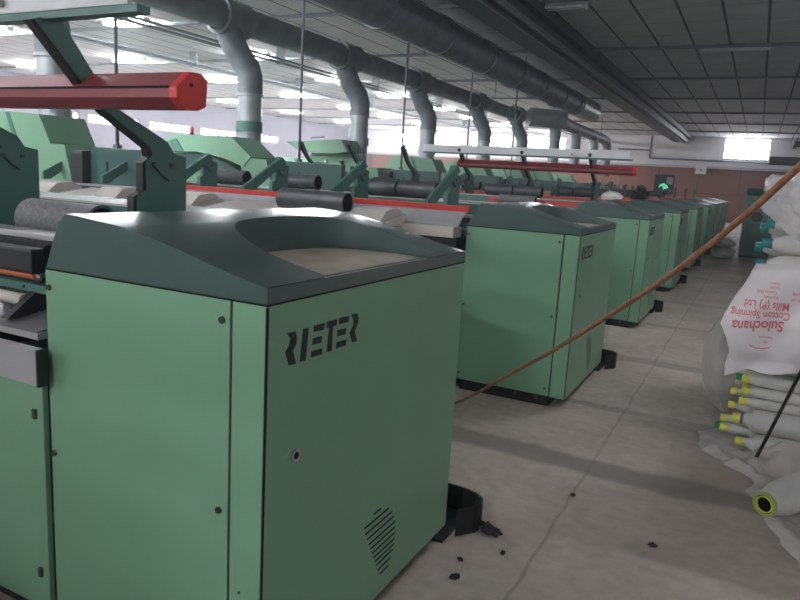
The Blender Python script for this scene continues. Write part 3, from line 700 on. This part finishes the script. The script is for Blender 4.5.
# ------------------------------------------------------------------ rope
RP = [(-1.70, 4.155, .012), (-1.573, 3.988, .07), (-1.33, 3.67, .262), (-1.08, 3.352, .475), (-.88, 3.095, .645), (-.685, 2.843, .809), (-.56, 2.68, .922), (-.439, 2.526, 1.033), (-.335, 2.393, 1.128), (-.24, 2.269, 1.219), (-.165, 2.172, 1.295), (-.095, 2.082, 1.370), (-.002, 1.963, 1.476), (.074, 1.864, 1.574), (.135, 1.786, 1.66), (.25, 1.64, 1.82), (.36, 1.5, 1.98)]
b = MB(); b.path(RP, .0092, 'rope', seg=10); tag(b.build('rope'), 'brown rope slanting from the floor behind the nearest cabinet up to the right edge', 'rope')

# ------------------------------------------------------------------ stack of wrapped rolls
def wrapped_roll(tip, r_, L, capc, capr=.026, caplen=.04, d=(1, 0, 0), lab='', grp='wrapped rolls in the lower pile', band=None):
    b = MB(); n = r_
    b.lathe((0, 0, 0), d, [(caplen*.9, capr*.8), (caplen+.012, capr*1.02), (caplen+.035, capr*1.3), (caplen+.075, n*.88), (caplen+.12, n), (L*.5, n*1.02), (L-.1, n), (L, n*.8)], 'fabric', seg=24)
    o = b.build('wrapped_roll'); o.location = tip
    c = MB(); c.lathe((0, 0, 0), d, [(0, capr*.86), (.004, capr*.97), (caplen, capr)], capc, seg=18); c.build('end_cap', o)
    if band:
        c = MB(); c.lathe(Vector(d)*caplen, d, [(0, capr*1.08), (.016, capr*1.12)], band, seg=18); c.build('cap_band', o)
    return tag(o, lab, 'wrapped roll', grp)
low = [((.05, 4.42, .440), .037, 'yellow', 'topmost grey wrapped roll under the printed bag, with a yellow end', None),
 ((.058, 4.41, .371), .033, 'yellow', 'second roll down under the printed bag, with a yellow end', None),
 ((.050, 4.41, .307), .031, 'yellow', 'third roll down under the printed bag, with a yellow end', None),
 ((.028, 4.37, .213), .069, 'yellow', 'thickest grey wrapped roll in the pile, with a yellow end and dark blue band', 'blue'),
 ((.060, 4.35, .080), .066, 'yellow', 'lowest grey wrapped roll, half covered by plastic on the floor', None)]
for t, r_, cc, lb, bd in low: wrapped_roll(t, r_, .72, cc, .024 if bd is None else .030, .043, lab=lb, band=bd)
back = [((.018, 4.515, .425), .045, 'green', 'back roll with a dark green end, just behind the topmost yellow one'),
 ((.0, 4.50, .335), .045, 'yellow', 'back roll with a yellow-green end behind the third roll down'),
 ((-.002, 4.515, .245), .045, 'yellow', 'back roll with a yellow end just above the thickest roll'),
 ((-.035, 4.515, .155), .045, 'yellow', 'back roll whose yellow end shows left of the thickest roll'),
 ((-.06, 4.52, .10), .04, 'green', 'back roll at the bottom with a bright green end')]
for t, r_, cc, lb in back: wrapped_roll(t, r_, .72, cc, .022, .036, lab=lb, grp='rolls at the back of the lower pile')
wrapped_roll((-.03, 4.40, .13), .022, .12, 'yellow', .024, .04, lab='short small roll with a dull yellow end squeezed under the thickest roll')
# rolls under the bag (support) and upper pile
for i, (z, y) in enumerate([(.545, 4.47), (.66, 4.46), (.775, 4.47), (.89, 4.46), (1.002, 4.47)]):
    wrapped_roll((.10, y, z), .053, .66, 'yellow', .022, .036, lab='roll hidden under the printed bag, %s from below' % NTH[i], grp='rolls under the bag')
for i in range(5):
    wrapped_roll((.08, 4.60, .525+.1135*i), .054, .66, 'yellow', .022, .036, lab='middle roll behind the printed bag, %s from below' % NTH[i], grp='middle rolls of the stack')
up = [((.030, 4.42, 1.121), .060, 'teal', 'lowest roll above the printed bag, with a teal end', 'blue'),
 ((.045, 4.44, 1.240), .057, 'teal', 'second roll above the printed bag, with a teal and dark blue end', 'blue'),
 ((.060, 4.45, 1.350), .051, 'teal', 'third roll above the printed bag, half under clear film', None),
 ((.060, 4.46, 1.453), .050, 'blue', 'highest roll of the stack, under clear film, with a blue end', 'teal')]
for t, r_, cc, lb, bd in up: wrapped_roll(t, r_, .66, cc, .027, .04, lab=lb, grp='rolls above the bag', band=bd)
for i, (t, cc) in enumerate([((.015, 4.59, 1.205), 'teal'), ((.03, 4.59, 1.317), 'teal'), ((.045, 4.59, 1.429), 'blue'), ((.04, 4.59, 1.093), 'green')]):
    wrapped_roll(t, .055, .66, cc, .03, .045, lab='back roll of the upper pile, %s, with %s end' % (['second from below', 'third from below', 'topmost', 'lowest'][i], cc), grp='back rolls of the upper pile')
for i in range(9):
    wrapped_roll((.06, 4.72, .07+.125*i), .060, .66, 'yellow' if i < 5 else 'teal', .022, .036, lab='rearmost roll of the stack, %s layer from the floor' % NTH[i], grp='rearmost rolls of the stack')

from mathutils import noise as nz
def ns(x, y, z=0, s=1.0): return nz.noise(Vector((x*s, y*s, z*s)))
# clear film over the upper pile
def film(u, v):
    # v 0 at back top, 1 at front low edge
    x = .02 + .66*u
    if v < .45:
        t = v/.45; y = 4.78 - .38*t; z = 1.56 + .03*sin(u*5) + .05*(1-(2*t-1)**2)
    else:
        t = (v-.45)/.55; low_ = 1.36 - .20*min(1, u*1.4) + .07*max(0, .25-u)*4
        y = 4.40 - .025 - .05*sin(t*3)*(.6+.4*u); z = 1.56 + (low_-1.56)*t
    k = .02
    return (x + k*ns(u*11, v*10, 1), y + k*1.1*ns(u*11, v*10, 5), z + k*ns(u*11, v*12, 9))
b = MB(); b.grid(70, 60, film, 'film'); o = b.build('plastic_film', sharp=4); tag(o, 'shiny clear plastic film wrapped over the top of the roll stack', 'plastic film')
# printed bag, draped
LE = [(0, .035, 1.125), (.12, .015, 1.07), (.25, -.035, .97), (.42, -.085, .84), (.52, -.105, .775), (.62, -.06, .70), (.74, -.035, .62), (.88, -.05, .54), (1, -.045, .47)]
def lerp(tab, v):
    for a, c in zip(tab, tab[1:]):
        if v <= c[0]:
            t = (v-a[0])/(c[0]-a[0]); return [p + (q-p)*t for p, q in zip(a[1:], c[1:])]
    return list(tab[-1][1:])
def bagf(u, v):
    xl, zl = lerp(LE, v)
    bz = zl + (.06*u if v < .8 else .06*u + .10*u*((v-.8)/.2))
    if v > .8: bz += .05*((v-.8)/.2)*max(0, 1-abs(u-.15)/.15)*.6
    x = xl + (.72 - xl)*u
    y = 4.30 - .045*sin(min(1, v*1.2)*pi)*(1-.4*u) + .05*(1-v)*0
    y += .055*(1-min(1, v/.06))**1.5 
    f = .016*sin(u*16 + v*5) * min(1, v*3) + .02*ns(u*5, v*5, 3)
    return (x + .008*ns(u*7, v*7, 2), y + f, bz + .012*ns(u*6, 3, 1))
b = MB(); b.grid(48, 48, bagf, 'bag')
bag = b.build('printed_bag', sharp=4); tag(bag, 'white plastic bag with upside-down red printing hanging over the roll stack', 'bag')
# print: text set upside down, wrapped on the bag
def add_text(s, size, cx, cz, bold=0, slant=0, flip=True, xs=.74):
    cu = bpy.data.curves.new('t', 'FONT'); cu.body = s; cu.size = size; cu.align_x = 'CENTER'; cu.align_y = 'CENTER'; cu.offset = bold; cu.resolution_u = 3
    o = bpy.data.objects.new('t', cu); COL.objects.link(o)
    dg = bpy.context.evaluated_depsgraph_get(); me = o.evaluated_get(dg).to_mesh()
    bm = bmesh.new(); bm.from_mesh(me)
    bmesh.ops.triangulate(bm, faces=bm.faces[:])
    bmesh.ops.subdivide_edges(bm, edges=[e for e in bm.edges if e.calc_length() > .02], cuts=1)
    vs = [(v.co.x, v.co.y) for v in bm.verts]; fs = [[v.index for v in f.verts] for f in bm.faces]
    bm.free(); o.evaluated_get(dg).to_mesh_clear(); bpy.data.objects.remove(o)
    if flip: vs = [(-x*xs, -y) for x, y in vs]
    return [(cx + x, cz + y + slant*x) for x, y in vs], fs
def bag_at(x, z):
    # invert bagf approximately for the point (x, z)
    u, v = .3, .5
    for _ in range(30):
        p = bagf(u, v); ex, ez = x - p[0], z - p[2]
        u = min(1, max(0, u + ex*1.2)); v = min(1, max(0, v - ez*1.4))
    return u, v
pr = MB(); mi = pr.mi('print')
for s, size, cx, cz, bold, sl in (('Sulochana', .086, .085, .790, .0016, .10), ('Cotton Spinning', .060, .090, .855, .0006, .04), ('Mills (P) Ltd', .062, .115, .912, .0008, .0),
                              ('Sulochana', .024, .13, .957, 0, 0), ('Cotton Mills', .026, .105, .985, 0, 0), ('Cotton', .022, .14, 1.01, 0, 0), ('Mills (P) Ltd', .022, .27, .955, 0, .05), ('Spinning', .024, .26, .985, 0, .05), ('Cotton', .020, .14, 1.035, 0, .05),
                              ('Sulochana', .022, .135, .725, 0, 0), ('Mills', .020, .135, .70, 0, 0)):
    vs, fs = add_text(s, size, cx, cz, bold, sl)
    vv = []
    for x, z in vs:
        u, v = bag_at(x, z); p = bagf(u, v); vv.append(pr.bm.verts.new((x, p[1]-.004, z)))
    for f in fs:
        try: q = pr.bm.faces.new([vv[i] for i in f]); q.material_index = mi
        except ValueError: pass
# arc emblem
arc = []
for k in range(13):
    a = pi + pi*k/12
    arc.append((.115 + .055*cos(a), .690 + .028*sin(a)))
for (x0, z0), (x1, z1) in zip(arc, arc[1:]):
    y0 = bagf(*bag_at(x0, z0))[1]-.004; y1 = bagf(*bag_at(x1, z1))[1]-.004
    q = pr.bm.faces.new([pr.bm.verts.new(p) for p in ((x0, y0, z0), (x1, y1, z1), (x1, y1, z1-.004), (x0, y0, z0-.004))]); q.material_index = mi
pr.build('red_printing', bag, recalc=False)
# grey loose plastic hanging behind the bag on the left
def hang(u, v):
    w = sin(v*pi)**.6
    xr = .02; xl = -.06 - .13*w
    z = .80 - .62*v
    return (xl + (xr-xl)*u + .012*ns(u*4, v*5, 7), 4.62 - .07*sin(u*pi) + .03*ns(u*6, v*6, 4), z + .04*u*(1-v))
b = MB(); b.grid(16, 22, hang, 'loose'); tag(b.build('hanging_plastic', sharp=4), 'grey loose plastic bulging out behind the left edge of the printed bag', 'plastic sheet')
# sheet on the floor
OUT_L = [(0, -.06, 4.70), (.1, -.14, 4.60), (.22, -.13, 4.33), (.38, .02, 4.12), (.5, .17, 3.98), (.60, .15, 3.78), (.72, .20, 3.60), (.82, .26, 3.36), (1, .40, 2.92)]
def sheet(u, v):
    xl, yl = lerp(OUT_L, v)
    xr = .80; yr = 4.80 - 1.9*v + .0
    x = xl + (xr-xl)*u; y = yl + (yr-yl)*u
    x += (.035*ns(v*16, 3, 1) + .015*ns(v*45, 8, 1))*(1-u)
    h = .012 + .045*max(0, ns(x*6, y*6, 2)+.2) + .045*abs(ns(x*13, y*13, 8))
    edge = min(1, u*14)
    lift = .16*max(0, 1-abs(y-4.20)/.14)*min(1, max(0, (x-.12)*5)) * max(0, 1-max(0, x-.55)*3)
    return (x, y, .006 + (h+lift)*edge)
b = MB(); b.grid(44, 90, sheet, 'sheet'); tag(b.build('floor_plastic_sheet', sharp=4), 'crumpled dusty plastic sheet spread on the floor around the lowest rolls', 'plastic sheet')
# ring-ended roll in front
d = Vector((.36, .55, .03)).normalized()
b = MB(); b.lathe((0, 0, 0), d, [(.0, .050), (.02, .056), (.12, .080), (.35, .086), (.6, .084), (.66, .07)], 'fabric', seg=28, caps=(False, True))
b.lathe(d*.0, d, [(0, .048), (.0, .034), (.12, .03)], ['gap', 'gap'], seg=24, caps=(False, True))
ro = b.build('wrapped_roll'); ro.location = (.205, 3.38, .125); tag(ro, 'loose wrapped roll in the foreground showing its open yellow-green ringed end', 'wrapped roll', 'loose rolls in front')
b = MB(); b.lathe(-d*.008, d, [(0, .043), (0, .053), (.02, .055), (.02, .043), (0, .043)], 'ringg', seg=28, caps=(False, False)); 
b.lathe(-d*.006, d, [(0, .034), (0, .039), (.01, .039), (.01, .034), (0, .034)], 'yellow', seg=28, caps=(False, False)); b.build('end_ring', ro)
wrapped_roll((.40, 3.20, .085), .062, .55, 'fabric', .05, .03, d=tuple(Vector((.8, -.5, 0)).normalized()), lab='loose wrapped roll cut off by the right edge, in front of the ringed one', grp='loose rolls in front')
# black rod
b = MB(); b.path([(.165, 4.15, .03), (.195, 4.12, .15), (.31, 4.0+.02, .62), (.47, 3.88, 1.25)], .0095, 'black', seg=10); tag(b.build('black_rod'), 'thin black rod leaning across the lower rolls at the right edge', 'rod')
b = MB(); b.path([(.135, 4.28, .30), (.13, 4.27, .2), (.14, 4.26, .12), (.165, 4.2, .07)], .0022, 'white', seg=6); tag(b.build('string'), 'thin white string hanging in front of the thickest roll', 'string')

# ------------------------------------------------------------------ grey stand with clamp behind the stack
st = thing('steel_stand', 'grey steel stand with black clamps rising behind the roll stack at the right edge', 'stand', (.33, 5.7, 0))
b = MB(); b.prism([(-.13, 0), (.5, 0), (.5, 2.3), (.05, 2.3), (-.08, 1.80), (-.13, 1.76)], 1, 0, .5, 'gray'); b.build('stand_body', st)
b = MB(); b.box(-.30, -.02, -.12, -.01, 1.725, 1.78, 'black', .006); b.build('clamp_bar', st)
for x, z in ((-.10, 1.87), (-.05, 1.95), (.01, 2.04)):
    b = MB(); b.box(x-.06, x+.05, -.08, .0, z-.015, z+.02, 'black'); b.tube((x-.055, -.05, z-.03), (x-.055, -.05, z+.05), .012, 'gray', seg=8); b.build('clamp', st)
b = MB(); b.box(-.16, -.13, .1, .5, 0, 1.70, 'conduit'); b.box(-.165, -.13, .09, .1, 1.60, 1.64, 'tan'); b.build('side_box', st)

# ------------------------------------------------------------------ floor debris
for i, (x, y, s_, lb) in enumerate([(-.85, 2.66, .028, 'dark lump of fluff lying beside the foot guard of the nearest cabinet'), (-.84, 2.26, .013, 'dark speck of fluff on the floor near the bottom of the picture, left'),
        (-.74, 2.53, .009, 'tiny purple-black speck right of the fluff lump'), (-.87, 2.39, .009, 'tiny dark speck between the fluff lump and the nearest cabinet'), (-.21, 2.94, .013, 'brown speck on the open floor right of the long joint'),
        (-.62, 3.23, .010, 'dark speck on the floor near the long joint')]):
    b = MB(); b.blob((0, 0, 0), (s_*(2.0 if i == 0 else 1.4), s_, s_*.7), 'debris', 3, .4); o = b.build('floor_debris'); o.location = (x, y, s_*.5); o.rotation_euler = (0, 0, i*.9+(-.5 if i == 0 else 0))
    tag(o, lb, 'debris', 'floor debris')

# ------------------------------------------------------------------ world, camera, view
sc = bpy.context.scene
w = bpy.data.worlds.new('world'); sc.world = w; w.use_nodes = True
vs_ = w.node_tree.nodes.new('ShaderNodeVolumeScatter'); vs_.inputs['Density'].default_value = .005; vs_.inputs['Color'].default_value = (.86, .92, 1, 1); vs_.inputs['Anisotropy'].default_value = .55
w.node_tree.links.new(vs_.outputs[0], w.node_tree.nodes['World Output'].inputs['Volume'])
w.node_tree.nodes['Background'].inputs[0].default_value = (.8, .9, 1, 1); w.node_tree.nodes['Background'].inputs[1].default_value = .3
cam = bpy.data.cameras.new('camera'); co = bpy.data.objects.new('camera', cam); COL.objects.link(co); sc.camera = co
cam.sensor_width = 36; cam.lens = 686.93/800*36; cam.clip_end = 200; cam.clip_start = .02
yaw, pit, rol = .4679, .1791, .0575
f = Vector((-sin(yaw)*cos(pit), cos(yaw)*cos(pit), -sin(pit))); r0 = Vector((cos(yaw), sin(yaw), 0)); u0 = r0.cross(f)
r_ = r0*cos(rol) + u0*sin(rol); u_ = -r0*sin(rol) + u0*cos(rol)
co.matrix_world = Matrix(((r_.x, u_.x, -f.x, 0), (r_.y, u_.y, -f.y, 0), (r_.z, u_.z, -f.z, H), (0, 0, 0, 1)))
sc.view_settings.view_transform = 'Standard'; sc.view_settings.look = 'None'; sc.view_settings.gamma = 1; sc.view_settings.use_curve_mapping = False
sc.view_settings.exposure = .45
